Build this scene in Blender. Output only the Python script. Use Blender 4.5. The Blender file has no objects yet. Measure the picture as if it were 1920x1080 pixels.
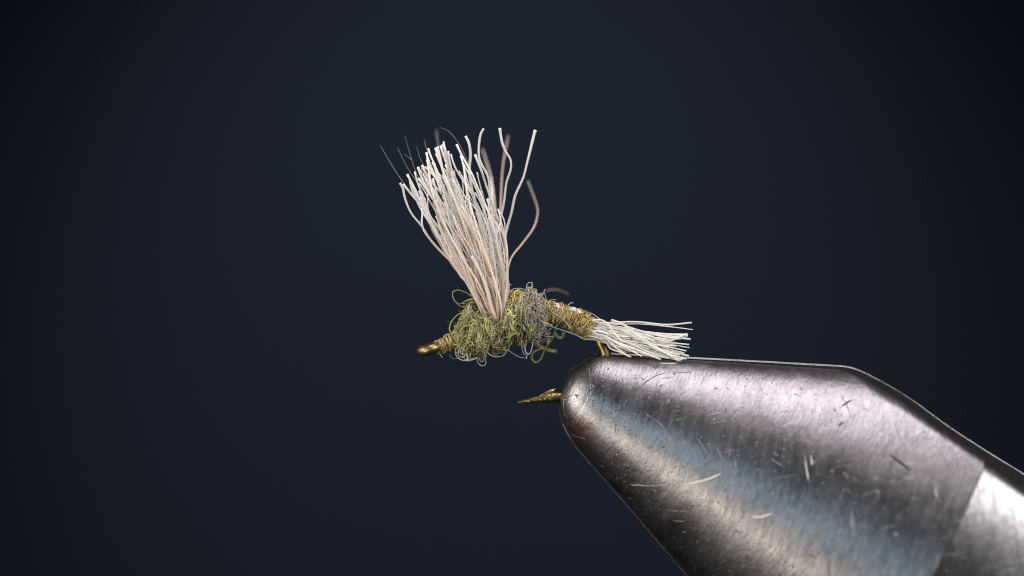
# Close-up of a tied trout fly held in the jaws of a fly-tying vise.
# Scale: 1 Blender unit = 1 cm (scene.unit_settings.scale_length = 0.01).
import bpy, math
import numpy as np

rng = np.random.default_rng(11)
sc = bpy.context.scene
sc.unit_settings.system = 'METRIC'
sc.unit_settings.scale_length = 0.01
C = sc.collection

# ------------------------------------------------------------------ camera
K = 0.0025                 # cm per photo pixel (1920 px wide) in the hook's plane
D = 1920 * K * 100 / 36.0  # camera distance for a 100 mm lens
cam = bpy.data.cameras.new('camera'); cam_o = bpy.data.objects.new('camera', cam); C.objects.link(cam_o)
cam.sensor_width = 36; cam.lens = 100; cam.clip_start = 0.1; cam.clip_end = 300
cam_o.location = (0, -D, 0); cam_o.rotation_euler = (math.pi / 2, 0, 0)
cam.dof.use_dof = True; cam.dof.focus_distance = D - 0.05; cam.dof.aperture_fstop = 0.23
sc.camera = cam_o
sc.cycles.filter_width = 1.1

def W(px, py, y=0.0):
    f = (D + y) / D
    return np.array([(px - 960) * K * f, y, (540 - py) * K * f])

# ------------------------------------------------------------------ world, lamps, exposure
w = bpy.data.worlds.new('World'); sc.world = w; w.use_nodes = True
w.node_tree.nodes['Background'].inputs[0].default_value = (0.55, 0.62, 0.8, 1)
w.node_tree.nodes['Background'].inputs[1].default_value = 0.02

def area(name, loc, target, sx, sy, power, col):
    l = bpy.data.lights.new(name, 'AREA'); l.shape = 'RECTANGLE'; l.size = sx; l.size_y = sy
    l.energy = power; l.color = col
    o = bpy.data.objects.new(name, l); C.objects.link(o); o.location = loc
    from mathutils import Vector
    o.rotation_euler = (Vector(target) - Vector(loc)).to_track_quat('-Z', 'Y').to_euler()
    return o
JC = (1.0, -0.5, -0.7)     # about the middle of the jaws
area('softbox_overhead', (1.3, -0.75, 7.4), (1.0, -0.5, -0.7), 8.0, 3.3, 440, (1.0, 0.91, 0.955))
area('daylight_panel', (-5.3, -9.6, 0.7), JC, 2.4, 1.0, 92, (0.50, 0.79, 1.0))
area('warm_lamp', (-7.1, -7.4, -3.3), JC, 3.0, 2.0, 215, (1.0, 0.90, 0.76))
area('key_softbox', (7.4, -8.0, 5.4), (0.4, 0, 0.0), 4.2, 4.2, 720, (1.0, 0.97, 0.93))
area('side_softbox', (-10.0, -2.2, 1.8), (-0.2, 0, 0.1), 2.6, 7.0, 620, (1.0, 0.94, 0.86))
bl = bpy.data.lights.new('backdrop_spot', 'SPOT'); bl.energy = 5600; bl.color = (0.90, 0.97, 1.0)
bl.spot_size = math.radians(54); bl.spot_blend = 1.0; bl.shadow_soft_size = 1.0
bo = bpy.data.objects.new('backdrop_spot', bl); C.objects.link(bo)
bo.location = (-1.0, 30.0, 17.0)
from mathutils import Vector
bo.rotation_euler = (Vector((-0.5, 60, -1.5)) - bo.location).to_track_quat('-Z', 'Y').to_euler()

sc.view_settings.view_transform = 'Standard'
sc.view_settings.look = 'None'
sc.view_settings.exposure = 0.65
sc.view_settings.gamma = 1.0
sc.view_settings.use_curve_mapping = False

# ------------------------------------------------------------------ helpers
def nmat(name):
    m = bpy.data.materials.new(name); m.use_nodes = True
    nt = m.node_tree
    return m, nt, nt.nodes['Principled BSDF'], nt.nodes['Material Output']

def N(nt, t, **kw):
    n = nt.nodes.new(t)
    for k, v in kw.items():
        if k == 'ins':
            for i, val in v.items(): n.inputs[i].default_value = val
        else: setattr(n, k, v)
    return n

def ramp(nt, stops):
    r = nt.nodes.new('ShaderNodeValToRGB'); e = r.color_ramp.elements
    while len(e) < len(stops): e.new(0.5)
    for el, (p, c) in zip(e, stops):
        el.position = p; el.color = tuple(c) + (1,) if len(c) == 3 else c
    return r

def link_mesh(name, verts, faces, mat, parent=None, smooth=True, tvals=None, uvs=None, cvals=None):
    me = bpy.data.meshes.new(name)
    me.from_pydata([tuple(v) for v in verts], [], [tuple(f) for f in faces]); me.update()
    if smooth: me.polygons.foreach_set('use_smooth', [True] * len(me.polygons))
    if tvals is not None:
        at = me.attributes.new('along', 'FLOAT', 'POINT'); at.data.foreach_set('value', np.asarray(tvals, np.float32))
    if cvals is not None:
        at = me.attributes.new('tone', 'FLOAT', 'POINT'); at.data.foreach_set('value', np.asarray(cvals, np.float32))
    if uvs is not None:
        at = me.attributes.new('skin', 'FLOAT_VECTOR', 'POINT'); at.data.foreach_set('vector', np.asarray(uvs, np.float32).ravel())
    me.materials.append(mat)
    o = bpy.data.objects.new(name, me); C.objects.link(o)
    if parent is not None:
        o.parent = parent
    return o

def empty(name, loc):
    o = bpy.data.objects.new(name, None); C.objects.link(o); o.location = loc
    return o

def tag(o, label=None, cat=None, group=None, kind=None):
    for k, v in (('label', label), ('category', cat), ('group', group), ('kind', kind)):
        if v: o[k] = v
    return o

def catmull(pts, n=8):
    P = np.array(pts, float); P = np.vstack([2 * P[0] - P[1], P, 2 * P[-1] - P[-2]]); o = []
    for i in range(1, len(P) - 2):
        p0, p1, p2, p3 = P[i - 1:i + 3]
        t0 = 0.; t1 = t0 + max(np.linalg.norm(p1 - p0), 1e-9) ** .5
        t2 = t1 + max(np.linalg.norm(p2 - p1), 1e-9) ** .5; t3 = t2 + max(np.linalg.norm(p3 - p2), 1e-9) ** .5
        for t in np.linspace(t1, t2, n, endpoint=False):
            A1 = (t1 - t) / (t1 - t0) * p0 + (t - t0) / (t1 - t0) * p1
            A2 = (t2 - t) / (t2 - t1) * p1 + (t - t1) / (t2 - t1) * p2
            A3 = (t3 - t) / (t3 - t2) * p2 + (t - t2) / (t3 - t2) * p3
            B1 = (t2 - t) / (t2 - t0) * A1 + (t - t0) / (t2 - t0) * A2
            B2 = (t3 - t) / (t3 - t1) * A2 + (t - t1) / (t3 - t1) * A3
            o.append((t2 - t) / (t2 - t1) * B1 + (t - t1) / (t2 - t1) * B2)
    o.append(P[-2]); return np.array(o)

def tube(path, rad, sides=6, flat=1.0, round_end=False):
    """sweep a (possibly flattened) ring along path -> verts, faces, t"""
    P = np.asarray(path, float); n = len(P)
    R = np.broadcast_to(np.asarray(rad, float), (n,)).copy()
    T = np.gradient(P, axis=0); T /= np.maximum(np.linalg.norm(T, axis=1), 1e-12)[:, None]
    up = np.array([0, 1., 0]) if abs(T[0][1]) < .9 else np.array([1., 0, 0])
    nv = np.cross(T[0], up); nv /= np.linalg.norm(nv)
    V = []
    ang = np.linspace(0, 2 * np.pi, sides, endpoint=False)
    for i in range(n):
        nv = nv - T[i] * (nv @ T[i]); nv /= max(np.linalg.norm(nv), 1e-12)
        b = np.cross(T[i], nv)
        V.append(P[i] + R[i] * (np.cos(ang)[:, None] * nv + flat * np.sin(ang)[:, None] * b))
    V = np.vstack(V); F = []
    for i in range(n - 1):
        for j in range(sides):
            k = (j + 1) % sides
            F.append((i * sides + j, i * sides + k, (i + 1) * sides + k, (i + 1) * sides + j))
    F.append(tuple(range(sides - 1, -1, -1))); F.append(tuple((n - 1) * sides + j for j in range(sides)))
    t = np.repeat(np.linspace(0, 1, n), sides)
    return V, F, t

class Bag:                     # many tubes in one mesh (uncountable fuzz only)
    def __init__(s): s.V = []; s.F = []; s.T = []; s.Cc = []; s.n = 0
    def add(s, V, F, t, tone=0.5):
        s.V.append(V); s.F += [tuple(i + s.n for i in f) for f in F]; s.T.append(t); s.Cc.append(np.full(len(V), tone)); s.n += len(V)
    def build(s, name, mat, parent):
        return link_mesh(name, np.vstack(s.V), s.F, mat, parent, True, np.concatenate(s.T), None, np.concatenate(s.Cc))

# ------------------------------------------------------------------ materials
def fiber_material(name, stops, spread, transl, rough=0.45, tone=False):
    """stops: colour along the fibre from root to tip; spread: fibre-to-fibre variation"""
    m, nt, b, out = nmat(name)
    at = N(nt, 'ShaderNodeAttribute', attribute_name='along')
    r = ramp(nt, stops); nt.links.new(at.outputs['Fac'], r.inputs[0])
    hsv = N(nt, 'ShaderNodeHueSaturation')
    nt.links.new(r.outputs[0], hsv.inputs['Color'])
    if tone:
        src = N(nt, 'ShaderNodeAttribute', attribute_name='tone').outputs['Fac']
    else:
        src = N(nt, 'ShaderNodeObjectInfo').outputs['Random']
    mr = N(nt, 'ShaderNodeMapRange', ins={3: 1 - spread, 4: 1 + spread * .5}); nt.links.new(src, mr.inputs[0])
    nt.links.new(mr.outputs[0], hsv.inputs['Value'])
    m2 = N(nt, 'ShaderNodeMath', operation='MULTIPLY', ins={1: 7.31}); nt.links.new(src, m2.inputs[0])
    fr = N(nt, 'ShaderNodeMath', operation='FRACT'); nt.links.new(m2.outputs[0], fr.inputs[0])
    ms = N(nt, 'ShaderNodeMapRange', ins={3: 0.6, 4: 1.4}); nt.links.new(fr.outputs[0], ms.inputs[0])
    nt.links.new(ms.outputs[0], hsv.inputs['Saturation'])
    nt.links.new(hsv.outputs[0], b.inputs['Base Color'])
    b.inputs['Roughness'].default_value = rough
    b.inputs['Specular IOR Level'].default_value = 0.35
    tc = N(nt, 'ShaderNodeTexCoord')
    no = N(nt, 'ShaderNodeTexNoise', ins={'Scale': 60.0, 'Detail': 4.0}); nt.links.new(tc.outputs['Object'], no.inputs['Vector'])
    bp = N(nt, 'ShaderNodeBump', ins={'Strength': 0.25, 'Distance': 0.004}); nt.links.new(no.outputs['Fac'], bp.inputs['Height'])
    nt.links.new(bp.outputs[0], b.inputs['Normal'])
    tr = N(nt, 'ShaderNodeBsdfTranslucent'); nt.links.new(hsv.outputs[0], tr.inputs['Color'])
    mx = N(nt, 'ShaderNodeMixShader', ins={0: transl})
    nt.links.new(b.outputs[0], mx.inputs[1]); nt.links.new(tr.outputs[0], mx.inputs[2]); nt.links.new(mx.outputs[0], out.inputs[0])
    return m

M_wing = fiber_material('wing_yarn', [(0, (.66, .47, .37)), (.12, (.91, .79, .70)), (.4, (.95, .88, .81)), (.7, (.94, .91, .87)), (1, (.96, .955, .94))], .12, .52)
M_wing_tan = fiber_material('wing_yarn_tan', [(0, (.56, .36, .26)), (.4, (.90, .70, .59)), (.8, (.86, .66, .56)), (1, (.55, .45, .40))], .2, .35)
M_hair = fiber_material('dark_hair', [(0, (.25, .2, .18)), (1, (.10, .09, .09))], .3, .2)
M_tail = fiber_material('tail_yarn', [(0, (.90, .86, .80)), (.3, (.94, .92, .87)), (1, (.96, .955, .91))], .10, .45)
M_olive = fiber_material('olive_dubbing', [(0, (.44, .40, .14)), (.5, (.64, .60, .27)), (1, (.56, .54, .26))], .65, .3, tone=True)
M_grey = fiber_material('grey_dubbing', [(0, (.38, .32, .25)), (.5, (.54, .48, .41)), (1, (.62, .57, .52))], .5, .3, tone=True)
M_thread = fiber_material('tan_thread', [(0, (.44, .32, .13)), (.5, (.66, .51, .25)), (1, (.55, .42, .19))], .5, .2, tone=True)
M_loop_olive = fiber_material('olive_strand', [(0, (.46, .43, .17)), (1, (.50, .48, .24))], .3, .3)
M_loop_grey = fiber_material('grey_strand', [(0, (.60, .56, .52)), (1, (.68, .68, .68))], .2, .3)
M_teal = fiber_material('teal_strand', [(0, (.40, .52, .46)), (1, (.42, .50, .42))], .2, .3)

m, nt, b, _ = nmat('body_core'); M_core = m
tc = N(nt, 'ShaderNodeTexCoord'); no = N(nt, 'ShaderNodeTexNoise', ins={'Scale': 22.0, 'Detail': 6.0, 'Roughness': .7})
nt.links.new(tc.outputs['Object'], no.inputs[0])
r = ramp(nt, [(.3, (.07, .05, .015)), (.55, (.17, .14, .05)), (.75, (.26, .22, .11))]); nt.links.new(no.outputs['Fac'], r.inputs[0]); nt.links.new(r.outputs[0], b.inputs['Base Color'])
b.inputs['Roughness'].default_value = .8
bp = N(nt, 'ShaderNodeBump', ins={'Strength': .8, 'Distance': .01}); nt.links.new(no.outputs['Fac'], bp.inputs['Height']); nt.links.new(bp.outputs[0], b.inputs['Normal'])

m, nt, b, _ = nmat('bronze_wire'); M_hook = m
tc = N(nt, 'ShaderNodeTexCoord'); no = N(nt, 'ShaderNodeTexNoise', ins={'Scale': 30.0, 'Detail': 5.0})
nt.links.new(tc.outputs['Object'], no.inputs[0])
r = ramp(nt, [(.3, (.13, .095, .038)), (.6, (.38, .29, .135))]); nt.links.new(no.outputs['Fac'], r.inputs[0]); nt.links.new(r.outputs[0], b.inputs['Base Color'])
b.inputs['Metallic'].default_value = 1; b.inputs['Roughness'].default_value = .40
bp = N(nt, 'ShaderNodeBump', ins={'Strength': .35, 'Distance': .004}); nt.links.new(no.outputs['Fac'], bp.inputs['Height']); nt.links.new(bp.outputs[0], b.inputs['Normal'])

def steel(name, base):
    """worn, circumferentially ground tool steel; 'skin' = (along axis cm, around cm, 0)"""
    m, nt, b, _ = nmat(name)
    at = N(nt, 'ShaderNodeAttribute', attribute_name='skin')
    L = nt.links.new
    def tex(scale, rot=0.0, sx=1.0, sy=1.0, detail=3.0, rough=.6, dist=0.0, off=0.0):
        mp = N(nt, 'ShaderNodeMapping'); mp.inputs['Rotation'].default_value = (0, 0, rot)
        mp.inputs['Location'].default_value = (off, off * 1.7, off * .3)
        mp.vector_type = 'TEXTURE' if False else 'POINT'
        L(at.outputs['Vector'], mp.inputs[0])
        m2 = N(nt, 'ShaderNodeMapping'); m2.inputs['Scale'].default_value = (sx, sy, 1); L(mp.outputs[0], m2.inputs[0])
        t = N(nt, 'ShaderNodeTexNoise', ins={'Scale': scale, 'Detail': detail, 'Roughness': rough, 'Distortion': dist}); L(m2.outputs[0], t.inputs['Vector'])
        return t.outputs['Fac']
    def math_(op, x, y):
        n = N(nt, 'ShaderNodeMath', operation=op)
        for i, v in enumerate((x, y)):
            if isinstance(v, (int, float)): n.inputs[i].default_value = v
            else: L(v, n.inputs[i])
        return n.outputs[0]
    def band(f, lo, hi):
        n = N(nt, 'ShaderNodeMapRange', ins={1: lo, 2: hi}); L(f, n.inputs[0]); return n.outputs[0]
    streak = tex(9, .10, 9.0, .9, 4, .65)                 # grinding marks around the cone
    fine = tex(26, .04, 6.0, .7, 3, .6, off=3.0)
    streak2 = tex(7, -.22, 7.0, .8, 3, .6, off=4.0)
    blotch = tex(5.5, 0, 1, 1, 5, .65, off=2.0)           # handling stains
    mott = tex(17, .3, 1.5, .8, 5, .7, .4, off=5.0)
    pits = tex(42, 0, 1, 1, 3, .6, off=7.0)
    scr_a = band(tex(11, .95, 5.5, .34, 2, .5, .25, 1.3), .70, .76)   # long odd scratches
    scr_b = band(tex(10, -.6, 6.0, .36, 2, .5, .2, 9.1), .70, .76)
    pit = band(pits, .66, .75)
    h = math_('ADD', math_('MULTIPLY', streak, .36), math_('MULTIPLY', streak2, .3))
    h = math_('ADD', h, math_('MULTIPLY', blotch, .35))
    h = math_('ADD', h, math_('MULTIPLY', fine, .26))
    h = math_('ADD', h, math_('MULTIPLY', mott, .42))
    h = math_('SUBTRACT', h, math_('MULTIPLY', scr_a, .32))
    h = math_('SUBTRACT', h, math_('MULTIPLY', scr_b, .32))
    h = math_('SUBTRACT', h, math_('MULTIPLY', pit, .6))
    bp = N(nt, 'ShaderNodeBump', ins={'Strength': .46, 'Distance': .010}); L(h, bp.inputs['Height']); L(bp.outputs[0], b.inputs['Normal'])
    r = ramp(nt, [(.3, tuple(c * .66 for c in base)), (.5, base), (.70, tuple(min(1, c * 1.3) for c in base))])
    L(math_('ADD', math_('MULTIPLY', blotch, .4), math_('MULTIPLY', mott, .6)), r.inputs[0])
    mx = N(nt, 'ShaderNodeMix', data_type='RGBA'); L(math_('MULTIPLY', pit, .7), mx.inputs[0]); L(r.outputs[0], mx.inputs[6])
    mx.inputs[7].default_value = (.05, .045, .04, 1)
    ge = N(nt, 'ShaderNodeNewGeometry')
    vd = N(nt, 'ShaderNodeVectorMath', operation='DISTANCE'); L(ge.outputs['Position'], vd.inputs[0]); vd.inputs[1].default_value = (.315, -.07, -.70)
    nr = N(nt, 'ShaderNodeMapRange', ins={1: .13, 2: .02}); L(math_('ADD', vd.outputs['Value'], math_('MULTIPLY', math_('SUBTRACT', blotch, .5), .22)), nr.inputs[0])
    m3 = N(nt, 'ShaderNodeMix', data_type='RGBA'); L(math_('MULTIPLY', nr.outputs[0], .8), m3.inputs[0]); L(mx.outputs[2], m3.inputs[6]); m3.inputs[7].default_value = (.20, .075, .055, 1)
    L(m3.outputs[2], b.inputs['Base Color'])
    b.inputs['Metallic'].default_value = 1
    rr = N(nt, 'ShaderNodeMapRange', ins={1: .3, 2: .7, 3: .29, 4: .44}); L(math_('ADD', math_('MULTIPLY', blotch, .5), math_('MULTIPLY', streak2, .5)), rr.inputs[0])
    L(rr.outputs[0], b.inputs['Roughness'])
    return m
m, nt, b, _ = nmat('shaded_gap_steel'); M_seam = m          # parting faces coloured near black to stand in for shade in the gap
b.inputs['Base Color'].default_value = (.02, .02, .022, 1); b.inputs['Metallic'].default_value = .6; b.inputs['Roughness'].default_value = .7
M_steel = steel('worn_steel', (.205, .198, .206))

m, nt, b, _ = nmat('navy_paper'); M_back = m
b.inputs['Base Color'].default_value = (.056, .073, .116, 1); b.inputs['Roughness'].default_value = .95; b.inputs['Specular IOR Level'].default_value = .1
m, nt, b, _ = nmat('dark_mark'); M_mark = m
b.inputs['Base Color'].default_value = (.012, .011, .012, 1); b.inputs['Roughness'].default_value = .95; b.inputs['Specular IOR Level'].default_value = .1
m, nt, b, _ = nmat('pale_dust'); M_dust = m
b.inputs['Base Color'].default_value = (.65, .6, .52, 1); b.inputs['Roughness'].default_value = .8

# ------------------------------------------------------------------ backdrop
V = []; F = []
nx, nz = 24, 16
for j in range(nz + 1):
    for i in range(nx + 1):
        x = (i / nx - .5) * 150; z = (j / nz - .5) * 100
        V.append((x, 60 - .002 * x * x, z))      # a gently bowed sheet of paper
for j in range(nz):
    for i in range(nx):
        k = j * (nx + 1) + i; F.append((k, k + 1, k + nx + 2, k + nx + 1))
bd = link_mesh('backdrop', V, F, M_back); tag(bd, kind='structure')

# ------------------------------------------------------------------ the vise
AX = math.radians(27)      # axis of the cone, down to the right
A2 = np.array([math.cos(AX), math.sin(AX)]); U2 = np.array([math.sin(AX), -math.cos(AX)])   # photo-pixel axes of the jaws
NOSE_U = [(1063, 709), (1068, 702), (1076, 693), (1085, 686), (1097, 677), (1112, 670), (1130, 666), (1180, 668)]
NOSE_L = [(1063, 709), (1058, 719), (1053, 732), (1050, 748), (1051, 768), (1055, 785), (1062, 803), (1075, 827)]
UP_FRONT = NOSE_U + [(1560, 692), (2300, 738)]
LO_FRONT = NOSE_L + [(1180, 951), (1290, 1080), (1700, 1562), (2100, 2032)]
FLAT_FRONT = [(1540, 691), (1575, 694), (1600, 702), (1677, 744), (1758, 800), (1830, 849), (1920, 909), (2300, 1158), (2800, 1474)]   # top ground away
def grow(pts, d): return [(x - d * .75, y - d * .6) for x, y in pts]
UP_BACK = [(x - 3.2, y - 4.5) for x, y in NOSE_U] + [(1560, 684), (2300, 730)]
LO_BACK = [(1059.8, 704.5), (1055, 714), (1050, 730), (1046.5, 748), (1047, 769), (1051, 787), (1059, 806), (1072, 829.5)] + [(1178, 953), (1288, 1082), (1698, 1564), (2098, 2034)]
FLAT_BACK = [(1540, 682), (1575, 684.5), (1600, 689), (1623, 698), (1697, 739), (1781, 799), (1855, 847), (1920, 887), (2300, 1130), (2800, 1440)]
S_SHOULDER = float(np.array([1803, 857]) @ A2)

class Jaw:
    def __init__(s, up, lo, flat, side, depth=.8):
        s.U = catmull(up, 12); s.L = catmull(lo, 12); s.Fl = catmull(flat, 10); s.side = side; s.depth = depth
        s.side = side; s.depth = depth
        s.su, s.hu = s.U @ A2, s.U @ U2; s.sl, s.hl = s.L @ A2, s.L @ U2; s.sf, s.hf = s.Fl @ A2, s.Fl @ U2
        s.s0 = s.su[0]; s.s1 = 2700.0
        if side < 0:           # the ground edge of the front jaw stands nearer the lens than the hook's plane
            P2 = s.Fl.copy()
            for k, p0 in enumerate(s.Fl):
                p = p0.copy()
                for _ in range(12):
                    c, wd = s.sec(p @ A2); f = np.clip((p @ U2 - c) / wd, -1, 1)
                    y = -max(depth * wd * math.sqrt(max(0, 1 - f * f)) - 12, 0) * K
                    p = .5 * p + .5 * (np.array([960, 540]) + (p0 - np.array([960, 540])) * (D + y) / D)
                P2[k] = p
            s.Fl = P2; s.sf, s.hf = s.Fl @ A2, s.Fl @ U2
    def sec(s, q):
        q = min(q, S_SHOULDER)
        h1 = float(np.interp(q, s.su, s.hu)); h2 = float(np.interp(q, s.sl, s.hl))
        return (h1 + h2) / 2, max((h1 - h2) / 2, .3)
    def top(s, q):                                      # half-width kept above the centre line after grinding the flat
        c, wd = s.sec(q)
        if q <= s.sf[0]: return wd
        return min(wd, float(np.interp(q, s.sf, s.hf)) - c)
    def dep(s, q, wd):
        dd = wd * s.depth
        if q > S_SHOULDER:                              # crisp small step where the cone meets the round shank
            dd -= 5.0 * min((q - S_SHOULDER) / 3, 1)
        return dd
    def prof(s, q, h):
        """distance in pixels of the skin from the parting plane at height h over the centre line"""
        c, wd = s.sec(q); tp = s.top(q)
        f = min(abs(h) / wd, 1.0)
        y = s.dep(q, wd) * math.sqrt(max(0, 1 - f * f))
        cut = min(max((wd - tp) / 30, 0), 1); rho = 20 * cut
        if rho > 0 and h > tp - rho:
            e = min((h - tp + rho) / rho, 1); y -= rho * 1.3 * (1 - math.sqrt(max(0, 1 - e * e)))
        return y
    def at(s, q, h, y):
        c, _ = s.sec(q); p = A2 * q + U2 * (c + h)
        return np.array([(p[0] - 960) * K, s.side * (0.006 + y * K), (540 - p[1]) * K])
    def mesh(s, name, mat, parent, cham):
        qs = np.concatenate([s.s0 + 60 * np.linspace(0.0, 1, 34) ** 2.2, np.arange(s.s0 + 66, S_SHOULDER - 12, 8),
                             S_SHOULDER + np.array([-10, -5, -2, -.6, 0, 1.5, 3, 3.6, 6, 10, 16, 22]), np.arange(S_SHOULDER + 32, s.s1, 24)])
        M = 64; V = []; uv = []
        for q in qs:
            c, wd = s.sec(q); tp = s.top(q); ch = min(cham, wd * .4)
            th0 = math.acos(min(1, tp / wd)); ring = [s.at(q, tp, max(ch, 0) * .999)]; uv.append((q * K, (math.pi / 2 - th0) * max(wd, 60) * K * .9, 0))
            for j in range(M + 1):
                e = j / M; e = .5 * e + .5 * (e * e * (3 - 2 * e))
                lam = .5 * min(1, th0 / .5); e = (1 - lam) * e + lam * e * e
                th = th0 + (math.pi - th0) * e; h = wd * math.cos(th)
                y = s.prof(q, h) + ch * abs(math.cos(th)) ** 8 
                ring.append(s.at(q, h, y)); uv.append((q * K, (math.pi / 2 - th) * max(wd, 60) * K * .9, 0))
            ring.append(s.at(q, -wd + ch, 0)); ring.append(s.at(q, tp - ch, 0)); uv += [(q * K, -wd * K, 0), (q * K, wd * K, 0)]
            V += ring
        R = M + 4; F = []
        for i in range(len(qs) - 1):
            for j in range(R):
                k = (j + 1) % R; f = (i * R + j, (i + 1) * R + j, (i + 1) * R + k, i * R + k)
                F.append(f if s.side < 0 else f[::-1])
        e = [(len(qs) - 1) * R + j for j in range(R)]; st = list(range(R))
        F.append(e if s.side < 0 else e[::-1]); F.append(st[::-1] if s.side < 0 else st)
        o = link_mesh(name, V, F, mat, parent, True, None, uv)
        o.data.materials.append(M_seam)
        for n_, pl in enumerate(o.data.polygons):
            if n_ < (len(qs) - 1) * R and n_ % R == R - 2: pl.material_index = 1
        return o

vise = empty('fly_tying_vise', (0, 0, 0))
tag(vise, 'scratched bare steel vise jaws tapering to a rounded nose that grips the fly hook', 'vise')
FJ = Jaw(UP_FRONT, LO_FRONT, FLAT_FRONT, -1); BJ = Jaw(UP_BACK, LO_BACK, FLAT_BACK, 1)
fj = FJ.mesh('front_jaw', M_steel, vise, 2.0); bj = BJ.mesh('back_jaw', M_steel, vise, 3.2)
for o in (fj, bj):
    md = o.modifiers.new('edge', 'EDGE_SPLIT'); md.split_angle = math.radians(38)
fj['label'] = 'front jaw half with ground cone and bright worn bands'
bj['label'] = 'back jaw half seen as a thin rim behind the front one'

def on_jaw(px, py, lift=0.0):
    """point on the front jaw's skin seen at a photo pixel (intersect the view ray by iteration)"""
    y = -0.2
    for _ in range(25):
        f = (D + y) / D; p = np.array([960 + (px - 960) * f, 540 + (py - 540) * f])
        q = p @ A2; h = p @ U2 - FJ.sec(q)[0]
        y = -(0.006 + FJ.prof(q, h) * K)
    return FJ.at(q, h, FJ.prof(q, h) + lift)

# ------------------------------------------------------------------ the fly
fly = empty('dry_fly', tuple(W(1135, 664)))
org = np.array(fly.location)
tag(fly, 'small tied trout fly with white upright wing, olive fuzzy body and short pale tail', 'fishing fly')
def loc(P): return np.asarray(P) - org

# hook ------------------------------------------------------------
shank_px = [(826, 651), (850, 642), (880, 631), (930, 612), (980, 597), (1030, 590), (1070, 597), (1100, 612), (1118, 630), (1129, 648), (1137, 668),
            (1141, 690), (1138, 715), (1125, 733), (1105, 741), (1080, 743), (1050, 744), (1030, 746)]
path = np.array([W(x, y) for x, y in catmull(shank_px, 8)])
rad = np.interp(np.linspace(0, 1, len(path)), [0, .45, .55, .75, 1], [8, 8, 9.5, 9.5, 8]) * K
V, F, t = tube(loc(path), rad, 12)
hook = link_mesh('hook', V, F, M_hook, fly, True, t)
hook['label'] = 'bronze wire hook with eye, bend and exposed point'
# point with tapered, rough end
pp = catmull([(1046, 744), (1030, 746), (1012, 748), (995, 751), (972, 754)], 10)
pr = np.interp(np.linspace(0, 1, len(pp)), [0, .15, .35, .55, .8, 1], [9, 9.5, 8.6, 6.4, 4.4, 2.0]) * K
V, F, t = tube(loc([W(*p) for p in pp]), pr, 10); V = V + np.repeat(rng.normal(0, .5 * K, (len(V), 1)), 3, 1) * rng.normal(0, 1, (len(V), 3)); link_mesh('point', V, F, M_hook, hook, True, t)
# barb: a raised sliver cut from the wire
bp_ = [(1010, 748, 5.), (1022, 740, 5.6), (1033, 734, 4.4), (1043, 728.5, .8)]
V, F, t = tube(loc([W(x, y, -.004) for x, y, _ in bp_]), np.array([r_ for *_, r_ in bp_]) * K, 8, .7); link_mesh('barb', V, F, M_hook, hook, True, t)
# eye: ring lying across the shank, seen edge-on
cx, cy = 806, 654
d2 = np.array([math.cos(math.radians(-15)), math.sin(math.radians(-15))])
n2 = np.array([-d2[1], d2[0]])
ring = []
Rm, Rn = 14.5, 9.5
V = []; F = []
for i in range(40):
    al = 2 * math.pi * i / 40
    for j in range(14):
        be = 2 * math.pi * j / 14
        rr = Rm + Rn * math.cos(be)
        q = d2 * rr * math.cos(al) * 1.05 + n2 * (Rn * math.sin(be) * 1.05 - 0.06 * rr * math.sin(al))
        V.append(W(cx + q[0], cy + q[1], rr * math.sin(al) * K) - org)
for i in range(40):
    for j in range(14):
        F.append((i * 14 + j, i * 14 + (j + 1) % 14, ((i + 1) % 40) * 14 + (j + 1) % 14, ((i + 1) % 40) * 14 + j))
link_mesh('eye', V, F, M_hook, hook)

# body -------------------------------------------------------------
bx = np.array([846, 856, 866, 882, 900, 918, 934, 948, 962, 985, 1005, 1018, 1030])
b_top = np.array([630, 610, 594, 570, 575, 590, 592, 562, 549, 547, 551, 561, 578.])
b_bot = np.array([650, 655, 661, 664, 663, 658, 654, 648, 642, 640, 636, 627, 606.])
bc = (b_top + b_bot) / 2; br = (b_bot - b_top) / 2
lp = rng.uniform(0, 6.28, 6)
def lump(x, an): return 1 + .07 * np.sin(x * .11 + 2 * an + lp[0]) + .06 * np.sin(x * .19 - 3 * an + lp[1]) + .05 * np.sin(x * .31 + 5 * an + lp[2])
def body(x): return np.interp(x, bx, bc), np.interp(x, bx, br)
M_, R_ = 60, 28
V = []; F = []
ph = rng.uniform(0, 6.28, 8)
for i in range(M_ + 1):
    x = 846 + 186 * i / M_; c_, r_ = body(x)
    for j in range(R_):
        an = 2 * math.pi * j / R_
        k = .80 * lump(x, an) + .06 * math.sin(3 * an + x * .09 + ph[0]) + .05 * math.sin(5 * an - x * .17 + ph[1]) + rng.normal(0, .02)
        V.append(W(x, c_ - r_ * k * math.cos(an), -r_ * k * math.sin(an) * K) - org)
for i in range(M_):
    for j in range(R_): F.append((i * R_ + j, i * R_ + (j + 1) % R_, (i + 1) * R_ + (j + 1) % R_, (i + 1) * R_ + j))
F.append(tuple(range(R_ - 1, -1, -1))); F.append(tuple(M_ * R_ + j for j in range(R_)))
bodyo = link_mesh('body', V, F, M_core, fly); bodyo['label'] = 'plump body of olive and grey dubbing fuzz'

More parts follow.
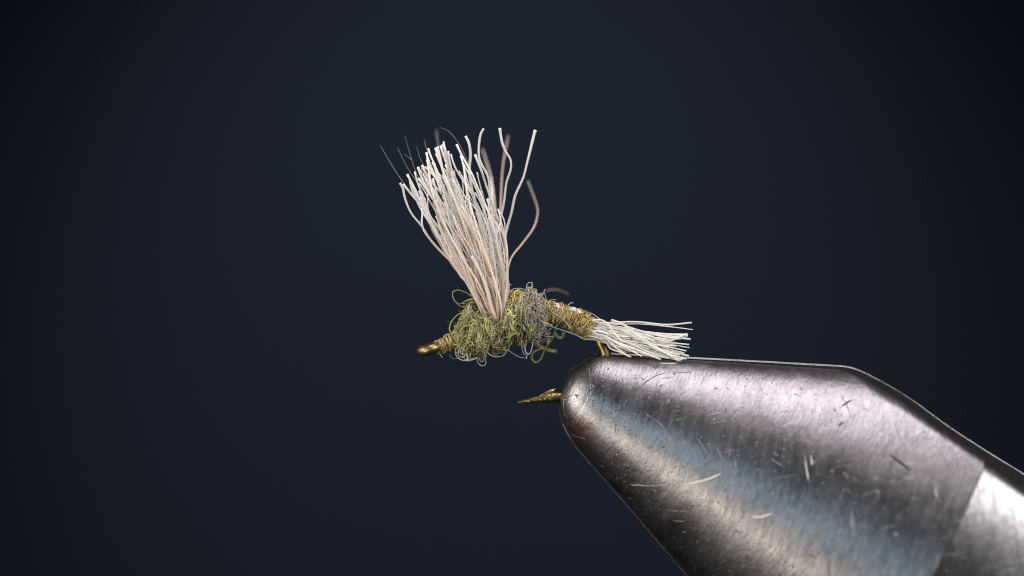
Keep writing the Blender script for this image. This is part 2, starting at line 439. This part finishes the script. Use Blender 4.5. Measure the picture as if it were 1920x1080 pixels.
def hair_wrap(x0, turns, drift, rk, wob, an0):
    n = 16; s = np.linspace(0, 1, n)
    an = an0 + turns * s + wob * np.sin(s * rng.uniform(3, 9) + rng.uniform(0, 6))
    x = x0 + drift * s + 4 * np.sin(s * rng.uniform(2, 9) + rng.uniform(0, 6))
    x = np.clip(x, 850, 1029)
    c_, r_ = body(x)
    k = lump(x, an) * rk + rng.uniform(.0, .14) * np.sin(s * rng.uniform(3, 10) + rng.uniform(0, 6))
    return [W(a_, c - r * kk * math.cos(q), -r * kk * math.sin(q) * K) - org for a_, c, r, kk, q in zip(x, c_, r_, k, an)]
bo_, bg_ = Bag(), Bag()
for i in range(1900):
    x0 = rng.uniform(855, 1025)
    grey = rng.uniform() < np.interp(x0, [850, 960, 980, 1000, 1024], [.08, .14, .42, .75, .7])
    arc = rng.uniform() < .55                        # half lie in loose arcs across the windings
    pth = hair_wrap(x0, (rng.uniform(.2, 1.1) if arc else rng.uniform(.6, 3.0)) * rng.choice([-1, 1]), rng.normal(0, 30 if arc else 20), rng.uniform(.84, 1.08) if arc else rng.uniform(.78, 1.02), rng.uniform(0, .6), rng.uniform(0, 6.28))
    V, F, t = tube(pth, rng.choice([.4, .6, .85, 1.1], p=[.3, .35, .25, .1]) * .9 * K, 5)
    (bg_ if grey else bo_).add(V, F, t, rng.uniform())
# tangle of short curls standing off the surface
for i in range(520):
    x0 = rng.uniform(860, 1024); an = rng.uniform(0, 6.28); c_, r_ = body(x0)
    low = math.cos(an) < -.3
    grey = rng.uniform() < (.75 if x0 > 978 else (.4 if low else .06))
    p = np.array([x0, c_ - r_ * .95 * math.cos(an), -r_ * .95 * math.sin(an)])
    out_ = np.array([rng.normal(0, .3), -math.cos(an), -math.sin(an)]); tn = np.array([rng.normal(0, 1), math.sin(an), -math.cos(an)]) * rng.choice([-1, 1])
    L_ = rng.uniform(8, 26); hgt = rng.uniform(2, 12) * (1.3 if low else .8)
    pts = []
    for s in np.linspace(0, 1, 12):
        q = p + tn * L_ * (s - .3 * s * s) + out_ * hgt * math.sin(math.pi * s * rng.uniform(.96, 1.0)) + np.array([3 * math.sin(6 * s + i), 0, 0])
        pts.append(W(q[0], q[1], q[2] * K) - org)
    V, F, t = tube(pts, rng.uniform(.4, .9) * K, 4)
    (bg_ if grey else bo_).add(V, F, t, rng.uniform())
# longer curled strands lying loose on the surface, in swirls
for i in range(230):
    x0 = rng.uniform(862, 1020); a0 = rng.uniform(-.2, 3.5) if i % 5 else rng.uniform(0, 6.28)
    grey = rng.uniform() < np.interp(x0, [850, 955, 985, 1005], [.08, .15, .7, .85])
    rc = rng.uniform(7, 26); sw = rng.uniform(1.0, 4.2); ps = rng.uniform(0, 6.28); k0 = rng.uniform(.98, 1.10); el = rng.uniform(.5, 1.0)
    pts = []
    for q in np.linspace(0, 1, 16):
        rr_ = rc * (1 - .35 * q); x = np.clip(x0 + rr_ * math.cos(ps + sw * q) * el, 852, 1028); c_, r_ = body(x)
        an = a0 + rr_ * math.sin(ps + sw * q) / max(r_, 18); kk = lump(x, an) * k0 + .05 * math.sin(5 * q + i)
        pts.append(W(x, c_ - r_ * kk * math.cos(an), -r_ * kk * math.sin(an) * K) - org)
    V, F, t = tube(pts, rng.uniform(.6, 1.05) * K, 5)
    (bg_ if grey else bo_).add(V, F, .3 + .4 * t, rng.uniform(.7, 1.25))
tag(bo_.build('olive_fuzz', M_olive, bodyo), kind='stuff'); tag(bg_.build('grey_fuzz', M_grey, bodyo), kind='stuff')

# single stray strands of the dubbing, one by one
def Z3(x, y): return (770 + x / 6, 510 + y / 6)
def Z4(x, y): return (1000 + x / 6, 520 + y / 6)
strays = [
    ('o', 1.4, -.02, [Z3(700, 280), Z3(620, 230), Z3(530, 203), Z3(478, 225), Z3(475, 280), Z3(510, 340), Z3(570, 385), Z3(700, 385)]),
    ('o', 2.2, -.05, [Z3(700, 300), Z3(650, 315), Z3(610, 335), Z3(585, 350)]),
    ('o', 1.3, -.06, [Z3(700, 310), Z3(640, 360), Z3(610, 430), Z3(618, 470), Z3(700, 500)]),
    ('o', 1.3, -.10, [Z3(620, 480), Z3(560, 465), Z3(480, 530), Z3(440, 610), Z3(445, 670), Z3(520, 690)]),
    ('g', 1.2, .02, [Z3(1080, 220), Z3(1085, 160), Z3(1110, 138), Z3(1135, 150)]),
    ('g', 1.1, -.02, [Z3(1100, 230), Z3(1160, 190), Z3(1230, 185), Z3(1310, 210), Z3(1400, 250)]),
    ('g', 1.2, -.04, [Z3(1310, 230), Z3(1305, 150), Z3(1330, 120), Z3(1365, 125), Z3(1360, 170), Z3(1340, 210)]),
    ('g', 1.4, -.02, [Z3(1470, 275), Z3(1490, 240), Z3(1505, 200)]),
    ('g', 1.0, -.04, [Z3(1500, 220), Z3(1530, 320), Z3(1545, 360)]),
    ('h', 2.4, .55, [Z3(1520, 215), Z3(1600, 200), Z3(1690, 215), Z3(1775, 250)]),
    ('g', 1.3, -.06, [Z3(1240, 770), Z3(1250, 840), Z3(1275, 920), Z3(1305, 935), Z3(1300, 975)]),
    ('g', 1.5, -.07, [Z3(1300, 780), Z3(1285, 830), Z3(1295, 900), Z3(1330, 925), Z3(1365, 850), Z3(1375, 760), Z3(1360, 720)]),
    ('g', 1.1, -.05, [Z3(1060, 800), Z3(1110, 850), Z3(1080, 880), Z3(1020, 870)]),
    ('g', 1.1, -.03, [Z3(1095, 880), Z3(1140, 910), Z3(1220, 955), Z3(1285, 968)]),
    ('g', 1.1, -.08, [Z3(1080, 890), Z3(1050, 935), Z3(970, 955), Z3(890, 930), Z3(850, 880)]),
    ('t', 1.5, -.05, [Z3(740, 960), Z3(760, 1020), Z3(800, 1055), Z3(840, 1040), Z3(845, 970), Z3(850, 900)]),
    ('t', 1.2, -.06, [Z3(770, 970), Z3(790, 1010), Z3(815, 1000), Z3(830, 940), Z3(835, 890)]),
    ('o', 1.3, -.10, [Z3(560, 820), Z3(505, 870), Z3(510, 930), Z3(560, 985), Z3(640, 1000)]),
    ('g', 1.2, -.10, [Z3(540, 880), Z3(540, 940), Z3(590, 960), Z3(630, 920), Z3(640, 1005)]),
    ('g', 1.2, -.09, [Z3(600, 860), Z3(580, 920), Z3(610, 980), Z3(690, 990), Z3(750, 960)]),
    ('o', 1.7, .16, [Z3(1640, 600), Z3(1615, 700), Z3(1570, 800), Z3(1510, 880), Z3(1460, 985), Z3(1410, 1018), Z3(1365, 975), Z3(1380, 910), Z3(1450, 870), Z3(1520, 850), Z3(1570, 780)]),
    ('o', 1.6, .42, [Z3(1540, 690), Z3(1560, 740), Z3(1545, 800)]),
    ('o', 1.7, .50, [Z3(1430, 820), Z3(1500, 860), Z3(1560, 880), Z3(1635, 895)]),
    ('o', 1.6, .40, [Z3(1620, 690), Z3(1670, 740), Z3(1710, 730), Z3(1720, 690)]),
    ('o', 1.5, -.10, [Z3(1530, 370), Z3(1600, 460), Z3(1700, 520), Z3(1760, 580), Z3(1800, 640)]),
    ('t', 1.4, -.06, [Z3(1470, 595), Z3(1560, 610), Z3(1660, 640), Z3(1780, 680), Z4(500, 660), Z4(570, 695), Z4(690, 705)]),
    ('t', 1.1, -.05, [Z4(470, 640), Z4(560, 680), Z4(640, 690)]),
    ('g', 1.2, -.02, [Z4(385, 325), Z4(405, 300), Z4(430, 285), Z4(450, 290)]),
    ('g', 1.0, .0, [Z4(480, 360), Z4(520, 352), Z4(570, 380), Z4(600, 400)]),
    ('g', 1.1, .0, [Z4(600, 395), Z4(660, 410), Z4(720, 450), Z4(755, 475)]),
    ('g', 1.1, -.02, [Z3(310, 915), Z3(330, 930), Z3(358, 962)]),
    ('g', 1.1, -.02, [Z3(370, 735), Z3(378, 715), Z3(388, 722)]),
]
SM = {'o': M_loop_olive, 'g': M_loop_grey, 't': M_teal, 'h': M_hair}
for kind, rr, dp, pts in strays:
    c2 = catmull(pts, 7); n = len(c2); s = np.linspace(0, 1, n)
    V, F, t = tube(loc([W(x, y, dp + .02 * math.sin(3 * q)) for (x, y), q in zip(c2, s)]), rr * .75 * K * (1 + .15 * np.sin(s * 9 + rr * 7)), 6)
    link_mesh('stray_strand', V, F, SM[kind], bodyo, True, t)

# thread windings ----------------------------------------------------
def winding(name, cl, rads, pitch, label, n_fuzz):
    """cl: centre-line pixels; coils laid side by side as one strand, plus loose fuzz"""
    cp = catmull(cl, 14); n = len(cp)
    d = np.concatenate([[0], np.cumsum(np.linalg.norm(np.diff(cp, axis=0), axis=1))]); Ltot = d[-1]
    rd = lambda q: np.interp(q / Ltot, np.linspace(0, 1, len(rads)), rads)
    def at(q, an, rr):
        x = np.interp(q, d, cp[:, 0]); y = np.interp(q, d, cp[:, 1])
        x2 = np.interp(min(q + 1, Ltot), d, cp[:, 0]) - np.interp(max(q - 1, 0), d, cp[:, 0]); y2 = np.interp(min(q + 1, Ltot), d, cp[:, 1]) - np.interp(max(q - 1, 0), d, cp[:, 1])
        l_ = math.hypot(x2, y2); nx_, ny_ = -y2 / l_, x2 / l_
        return W(x - nx_ * rr * math.cos(an), y - ny_ * rr * math.cos(an), -rr * math.sin(an) * K) - org
    turns = Ltot / pitch; N_ = int(turns * 16); q = np.linspace(0, Ltot, N_); pts = []
    for i, qq in enumerate(q):
        an = 2 * math.pi * turns * i / N_
        pts.append(at(np.clip(qq + 1.3 * math.sin(i * .21), 0, Ltot), an, rd(qq) * (1 + .06 * math.sin(i * .057) + .04 * math.sin(i * .4))))
    V, F, t = tube(pts, pitch * .62 * K, 6)
    o = link_mesh(name, V, F, M_thread, fly, True, t, None, np.random.default_rng(3).uniform(.2, .6, len(V)))
    o['label'] = label
    qs_ = np.linspace(0, Ltot, 24); V = []; F = []
    for qq in qs_:
        V += [at(qq, 2 * math.pi * j / 16, rd(qq) * .93) for j in range(16)]
    for i in range(23):
        for j in range(16): F.append((i * 16 + j, i * 16 + (j + 1) % 16, (i + 1) * 16 + (j + 1) % 16, (i + 1) * 16 + j))
    F.append(tuple(range(15, -1, -1))); F.append(tuple(23 * 16 + j for j in range(16)))
    link_mesh('underbody', V, F, M_thread, o, True, np.full(len(V), .2), None, np.full(len(V), .1))
    bag = Bag()
    for i in range(n_fuzz):
        q0 = rng.uniform(0, Ltot); a0 = rng.uniform(0, 6.28); tn = rng.uniform(.5, 2.4); dr = rng.normal(0, 7); k0 = rng.uniform(1.0, 1.2); ss = np.linspace(0, 1, 12); f1 = rng.uniform(3, 8)
        pts = [at(np.clip(q0 + dr * s + 2 * math.sin(f1 * s), 0, Ltot), a0 + tn * s, rd(np.clip(q0 + dr * s, 0, Ltot)) * (k0 + .22 * math.sin(f1 * s + i))) for s in ss]
        V, F, t = tube(pts, rng.uniform(.5, 1.15) * K, 4); bag.add(V, F, t, rng.uniform(.2, 1))
    tag(bag.build('thread_fuzz', M_thread, o), kind='stuff')
    return o
winding('head_winding', [(818, 652), (840, 644), (862, 635), (885, 626)], [10, 12.5, 16, 19], 3.6, 'tan thread winding behind the hook eye', 170)
winding('rear_winding', [(1022, 587), (1045, 588), (1070, 597), (1092, 608), (1111, 621)], [18, 16, 16, 18.5, 16], 3.4, 'golden tan thread winding over the rear shank', 420)
# white tail butts showing between the wraps
for pts, rr in (([(1030, 576), (1040, 573), (1048, 576), (1055, 580)], 6.0), ([(1064, 584), (1072, 581), (1082, 584), (1094, 590)], 7.5), ([(1067, 592), (1076, 590), (1085, 594)], 6.0)):
    c2 = catmull(pts, 6); n = len(c2)
    for k in range(3):
        V, F, t = tube(loc([W(x, y + (k - 1.5) * 2.2, -.008 - .006 * (k % 2) - .011 * k) for x, y in c2]), 2.6 * K * np.sin(np.linspace(.35, 2.8, n)), 7)
        link_mesh('tail_butt', V, F, M_tail, fly, True, t)

# wing ---------------------------------------------------------------
wing = empty('wing', (0, 0, 0)); wing.parent = fly; wing.location = tuple(W(928, 590) - org)
wing['label'] = 'upright splayed wing of white and pinkish crinkled fibers'
worg = W(928, 590)
LB = catmull([(912, 606), (903, 585), (880, 537), (846, 484), (800, 405), (772, 345), (748, 290), (728, 240)], 10)
RB = catmull([(938, 608), (945, 580), (949, 540), (949, 480), (938, 400), (916, 330), (896, 280), (880, 235)], 10)
def bundle(f, v):
    l = np.array([np.interp(v, np.linspace(0, 1, len(LB)), LB[:, k]) for k in (0, 1)])
    r_ = np.array([np.interp(v, np.linspace(0, 1, len(RB)), RB[:, k]) for k in (0, 1)])
    return l + (r_ - l) * f
def wing_fiber(pts3, rad, mat=M_wing, name='wing_fiber', flare=True, sides=8):
    n = len(pts3); s = np.linspace(0, 1, n)
    R = .80 * rad * K * (1 + .10 * np.sin(s * 11 + rad * 40) + .05 * np.sin(s * 23)) 
    if mat is M_wing_tan: R = R * (1.1 - .45 * s)
    if flare: R = R * (1 + .25 * np.clip((s - .97) / .03, 0, 1))
    V, F, t = tube(np.asarray(pts3) - worg, R, sides, .8)
    return link_mesh(name, V, F, mat, wing, True, t)
tips = [(766, 327), (777, 323), (788, 314), (792, 308), (799, 284), (807, 277), (814, 278), (826, 272), (829, 270), (833, 265), (855, 272), (890, 291),
        (770, 338), (776, 349), (803, 300), (820, 288), (840, 283), (848, 290), (862, 292), (868, 305), (842, 300), (836, 276), (812, 306), (784, 335)]
def solve(tx, ty):
    best = None
    for f in np.linspace(-.25, 1.15, 71):
        for v in np.linspace(.45, 1, 56):
            p = bundle(f, v); e = (p[0] - tx) ** 2 + (p[1] - ty) ** 2
            if best is None or e < best[0]: best = (e, f, v)
    return best[1:]
def auto_fiber(f, vmax, depth, rad, mat=M_wing, cross=.07, crimp=2.2):
    n = 34; s = np.linspace(0, 1, n); ph_ = rng.uniform(0, 6.28, 4); fr = rng.uniform(3, 8)
    out_ = []
    fb = np.clip(f + rng.normal(0, .18), .03, .97)
    for q in s:
        v = q * vmax
        ff = fb + (f - fb) * min(1, v * 1.5) + cross * math.sin(3.2 * q + ph_[0]) * q * (1 - q) * 2.5
        p = bundle(np.clip(ff, -.02, 1.02), v)
        amp = crimp * q * (1 - .4 * q)
        p = p + np.array([amp * math.sin(fr * q * 2 + ph_[1]) + .5 * amp * math.sin(fr * 4.3 * q + ph_[2]), .5 * amp * math.sin(fr * 2.1 * q + ph_[3])])
        dep = -.05 + (depth + .05) * min(1, .25 + v * 1.1) + .004 * math.sin(fr * q * 2 + ph_[2])
        out_.append(W(p[0], p[1], dep))
    return wing_fiber(out_, rad, mat)
for tx, ty in tips:
    f, v = solve(tx, ty); auto_fiber(f, v, rng.uniform(-.16, .02), rng.uniform(1.8, 2.5), M_wing, rng.choice([.06, .15, .3]), rng.uniform(1.5, 4))
def reach(f, short):
    env = np.interp(f, [0, .2, .35, .6, .8, 1], [338, 302, 274, 270, 292, 335]) + short
    vs = np.linspace(.35, 1, 80); return float(vs[np.argmin([abs(bundle(f, v)[1] - env) for v in vs])])
clumps = [(np.clip(rng.normal(.48, .28), .02, .98), rng.exponential(34), rng.uniform(-.13, .15)) for _ in range(17)]
for i in range(60):
    cf, csh, cd = clumps[rng.integers(17)]
    f = np.clip(cf + rng.normal(0, .045), .0, 1.0)
    auto_fiber(f, reach(f, csh + rng.exponential(30)), cd + rng.normal(0, .02), rng.uniform(1.2, 2.0), M_wing_tan if rng.uniform() < .12 else M_wing, rng.choice([.07, .2, .45]), rng.uniform(3.5, 9.0))
for i in range(84):      # finer ones that fill the lower half
    f = np.clip(rng.normal(.5, .3), -.02, 1.02)
    auto_fiber(f, reach(f, 45 + rng.exponential(75)), rng.uniform(-.16, .12), rng.uniform(.8, 1.35), M_wing_tan if rng.uniform() < .2 else M_wing, rng.choice([.07, .16, .3]), rng.uniform(1.5, 4.5))
def traced(pts, d0, d1, rad, mat=M_wing, name='wing_fiber', flare=True, sides=8):
    c2 = catmull(pts, 7); s = np.linspace(0, 1, len(c2))
    return wing_fiber([W(x, y, d0 + (d1 - d0) * q) for (x, y), q in zip(c2, s)], rad, mat, name, flare, sides)
base = (929, 596)
traced([base, (926, 540), (920, 480), (918, 434), (917, 398), (918, 355), (914, 329), (904, 310), (898.5, 296), (898.5, 267), (902, 250), (907, 241)], -.07, -.10, 2.5)
traced([(936, 596), (938, 540), (939, 480), (937, 440), (938, 414), (945, 378), (949.5, 343), (958, 315), (957, 299), (948, 284), (941.5, 267), (937, 240)], -.06, -.06, 2.6)
traced([(940, 590), (944, 520), (946, 470), (947, 446), (950, 430), (959, 398), (966, 367), (981, 333), (990, 299), (997, 270), (1003.5, 244)], -.02, .03, 2.9)
traced([(941, 590), (946, 545), (950, 515), (959, 483), (979, 457), (1000, 428), (1007, 408), (1008, 392), (1002, 372), (990, 340)], -.06, .6, 2.1, M_wing_tan)
traced([(936, 590), (938, 520), (937, 440), (939, 378), (942, 320), (947, 285), (953, 255)], .0, .7, 2.3, M_wing_tan)
traced([(932, 590), (932, 500), (930, 420), (922, 340), (905, 280)], .0, .8, 2.6, M_wing_tan)
traced([(938, 590), (936, 500), (925, 440), (922, 380), (921, 333)], .0, .6, 2.5)
traced([(912, 594), (893, 556), (879, 533), (855, 499), (835, 480), (809, 452), (790, 423), (775, 405), (767, 392), (759, 370), (755, 352), (750, 343)], -.05, -.08, 2.3)
traced([(913, 594), (893, 556), (876, 530), (850, 490), (830, 474), (806, 448), (794, 430), (791, 418), (792, 398)], -.05, -.07, 2.2)
traced([(915, 594), (897, 552), (870, 505), (845, 463), (822, 426), (799, 396), (773, 366), (756, 345)], -.05, -.05, 2.3)
traced([(935, 594), (925, 520), (905, 440), (888, 370), (880, 320), (882, 290), (879, 268), (873, 255)], -.07, -.09, 3.0)
traced([(930, 600), (922, 575), (916, 552), (909, 530), (898, 505), (885, 480)], -.10, -.12, 3.2)      # strand lying over the wing root
traced([(941, 598), (943, 572), (945, 545), (949, 520), (951, 490), (949, 462), (944, 440), (930, 420), (915, 400)], -.07, -.07, 2.6)
traced([(920, 520), (905, 470), (880, 420), (855, 380), (838, 345), (826, 300), (820, 275)], -.10, -.13, 2.6)
for pts in ([(765, 355), (740, 318), (713, 273)], [(785, 345), (766, 318), (745, 277)], [(790, 345), (776, 312), (759, 254)], [(815, 305), (802, 285), (795, 261)],
            [(800, 320), (788, 298), (781, 275)], [(885, 330), (872, 292), (856, 263), (838, 244), (823.5, 239)], [(772, 300), (762, 292), (757, 288)]):
    traced(pts, -.02, .08, .8, M_hair, 'guard_hair', False, 5)
traced([(832, 330), (824, 290), (818, 244)], .1, .55, 2.6, M_hair, 'guard_hair', False, 6)

# tail ---------------------------------------------------------------
tail = empty('tail', (0, 0, 0)); torg = W(1110, 615); tail.parent = fly; tail.location = tuple(torg - org)
tail['label'] = 'short trimmed tail of pale cream fibers'
def tail_fiber(pts, d0, d1, rad):
    c2 = catmull(pts, 8); n = len(c2); s = np.linspace(0, 1, n)
    P_ = np.array([W(x, y, d0 + (d1 - d0) * q) for (x, y), q in zip(c2, s)])
    V, F, t = tube(P_ - torg, rad * .85 * K * (1 + .08 * np.sin(s * 13 + rad * 30)), 8, .75)
    return link_mesh('tail_fiber', V, F, M_tail, tail, True, t)
ttips = [(1297, 605), (1299, 618), (1290, 627), (1288, 635), (1292, 646), (1293, 652), (1287, 658), (1287, 673), (1277, 677), (1281, 674), (1271, 671), (1283, 662), (1262, 655), (1268, 648)]
for (tx, ty) in ttips + [(rng.uniform(1175, 1296), rng.uniform(626, 674)) for _ in range(84)]:
    g = (ty - 605) / 72
    by = 602 + 33 * np.clip(g + rng.normal(0, .15), 0, 1); bx_ = 1104 + 8 * g
    mx_ = bx_ + (tx - bx_) * .45; my = by + (ty - by) * .42 + rng.normal(0, 4)
    if ty < 622: my = 604 + rng.uniform(-1, 4)
    bul = -.05 * math.sin(math.pi * np.clip(g, 0, 1))
    tail_fiber([(bx_ - 8, by - 2), (bx_ + 22, by + (my - by) * .30 + rng.normal(0, 2.5)), (mx_, my), (bx_ + (tx - bx_) * .75, my + (ty - my) * .55 + rng.normal(0, 2.6)), (tx, ty)],
               rng.uniform(-.045, .03), rng.uniform(-.10, .0) - (.07 if ty > 664 else 0), rng.uniform(1.0, 2.0))
for tx, ty in [(1172, 662), (1176, 662), (1192, 662), (1186, 658), (1160, 655), (1205, 660), (1150, 648), (1225, 663), (1210, 652), (1240, 660), (1140, 643), (1150, 650), (1166, 659), (1181, 661), (1200, 664), (1218, 664), (1230, 667), (1156, 653)]:   # short ones along the underside
    tail_fiber([(1098, 616), (1112, 621 + rng.uniform(0, 6)), ((1114 + tx) / 2, (629 + ty) / 2 + rng.uniform(-3, 3)), (tx, ty)], rng.uniform(-.05, .0), rng.uniform(-.06, -.01), rng.uniform(1.1, 1.9))
tail_fiber([(1146, 600), (1156, 603), (1167, 607), (1192, 627), (1233, 652), (1273, 677)], -.06, -.10, 2.3)
tail_fiber([(1110, 601), (1126, 600), (1138, 606), (1150, 622), (1168, 643)], -.06, -.07, 2.1)
tail_fiber([(1108, 612), (1180, 640), (1210, 632), (1250, 640), (1288, 626)], -.04, -.08, 2.2)

# ------------------------------------------------------------------ marks and lint on the jaws
def skin_strand(name, pts, rad, mat, parent, lift=0.0):
    c2 = catmull(pts, 6); P_ = [on_jaw(x, y, lift) for x, y in c2]; n = len(P_)
    V, F, t = tube(np.array(P_), rad * K * np.clip(np.sin(np.linspace(.25, 2.9, n)) * 1.3, .2, 1), 6, .5)
    return link_mesh(name, V, F, mat, parent, True, t)
for pts, rr in (([(1202, 724), (1216, 713), (1235, 703), (1258, 698)], 1.1), ([(1256, 697), (1280, 699), (1300, 698)], .9), ([(1578, 763), (1586, 757), (1598, 750)], 2.2),
                ([(1572, 799), (1577, 795), (1584, 792)], 1.9), ([(1668, 852), (1682, 863), (1697, 874), (1708, 883)], 2.2)):
    o = skin_strand('scratch', pts, rr, M_mark, fj, -.15)
m, nt, b, _ = nmat('bright_scratch'); M_bright = m
b.inputs['Base Color'].default_value = (.32, .32, .33, 1); b.inputs['Metallic'].default_value = 1; b.inputs['Roughness'].default_value = .5
for pts, rr in (([(1215, 778), (1240, 797), (1254, 818), (1264, 842)], .8), ([(1306, 820), (1318, 838), (1330, 856)], .9), ([(1344, 842), (1352, 856), (1356, 864)], .8), ([(1445, 860), (1458, 868), (1472, 876)], 1.1),
                ([(1185, 818), (1192, 806), (1199, 796)], .7), ([(1272, 880), (1278, 868), (1288, 852)], .8), ([(1300, 947), (1318, 942), (1338, 940)], 1.0), ([(1248, 956), (1270, 958), (1292, 958)], .6), ([(1140, 830), (1165, 846), (1195, 856)], .5)):
    skin_strand('scratch', pts, rr * .7, M_bright, fj, -.1)
for pts, rr, lab in (([(1280, 911), (1305, 905), (1330, 898), (1352, 888)], 2.1, 'long pale lint fiber lying on the tan lower band of the steel jaw'),
                     ([(1408, 968), (1425, 970), (1448, 963)], 2.2, 'short pale lint tuft on the shaded lower side of the steel jaw'),
                     ([(1236, 681), (1255, 682), (1270, 681)], 1.6, 'tiny white fiber clipping lying along the jaw top under the tail')):
    o = skin_strand('lint_fiber', pts, rr, M_tail, None, 1.2); tag(o, lab, 'lint')
for nm, mat_, cnt_ in (('pale_scuffs', M_bright, 230), ('dark_scuffs', M_mark, 150)):     # countless short wear marks in the grain
    bag = Bag()
    while cnt_ > 0:
        if rng.uniform() < .6: x = 1090 + rng.exponential(170); y = 735 + (x - 1090) * rng.uniform(.35, .95) + rng.normal(0, 14)
        else: x = rng.uniform(1120, 1780); y = rng.uniform(690, 1070)
        p = np.array([x, y]); q = p @ A2; h = p @ U2 - FJ.sec(q)[0]; wd = FJ.sec(q)[1]
        if x > 1790 or y > 1090 or q > S_SHOULDER - 40 or h > FJ.top(q) - 26 or h < -.85 * wd: continue
        cnt_ -= 1; an = math.radians(rng.normal(62, 16) if rng.uniform() < .75 else rng.uniform(-60, 60)); ln = rng.uniform(2.5, 9) * (1.5 if rng.uniform() < .15 else 1)
        pts = [on_jaw(x + math.cos(an) * ln * e + .8 * math.sin(2 * e), y - math.sin(an) * ln * e, -.12) for e in (-1, -.4, .3, 1)]
        V, F, t = tube(pts, rng.uniform(.25, .6) * K * np.array([.3, 1, .9, .25]), 4, .5); bag.add(V, F, t)
    tag(bag.build(nm, mat_, fj), kind='stuff')
V = []; F = []
for i in range(120):
    u_ = rng.uniform(); x = 1085 + 290 * u_; y = 838 + (x - 1085) * 1.186 + 0
    off = abs(rng.normal(0, 22)); p = on_jaw(x + off * .8 + 5, y - off * .6 - 3, .3)
    r_ = rng.uniform(.3, .8) * K; k = len(V)
    V += [p + r_ * np.array(q) for q in ((1, 0, 0), (-1, 0, 0), (0, 1, 0), (0, -1, 0), (0, 0, 1), (0, 0, -1))]
    for a_, b_, c_ in ((0, 2, 4), (2, 1, 4), (1, 3, 4), (3, 0, 4), (2, 0, 5), (1, 2, 5), (3, 1, 5), (0, 3, 5)): F.append((k + a_, k + b_, k + c_))
du = link_mesh('dust', V, F, M_dust, None, False); tag(du, 'fine pale dust specks on the underside edge of the steel jaw', 'dust', kind='stuff')
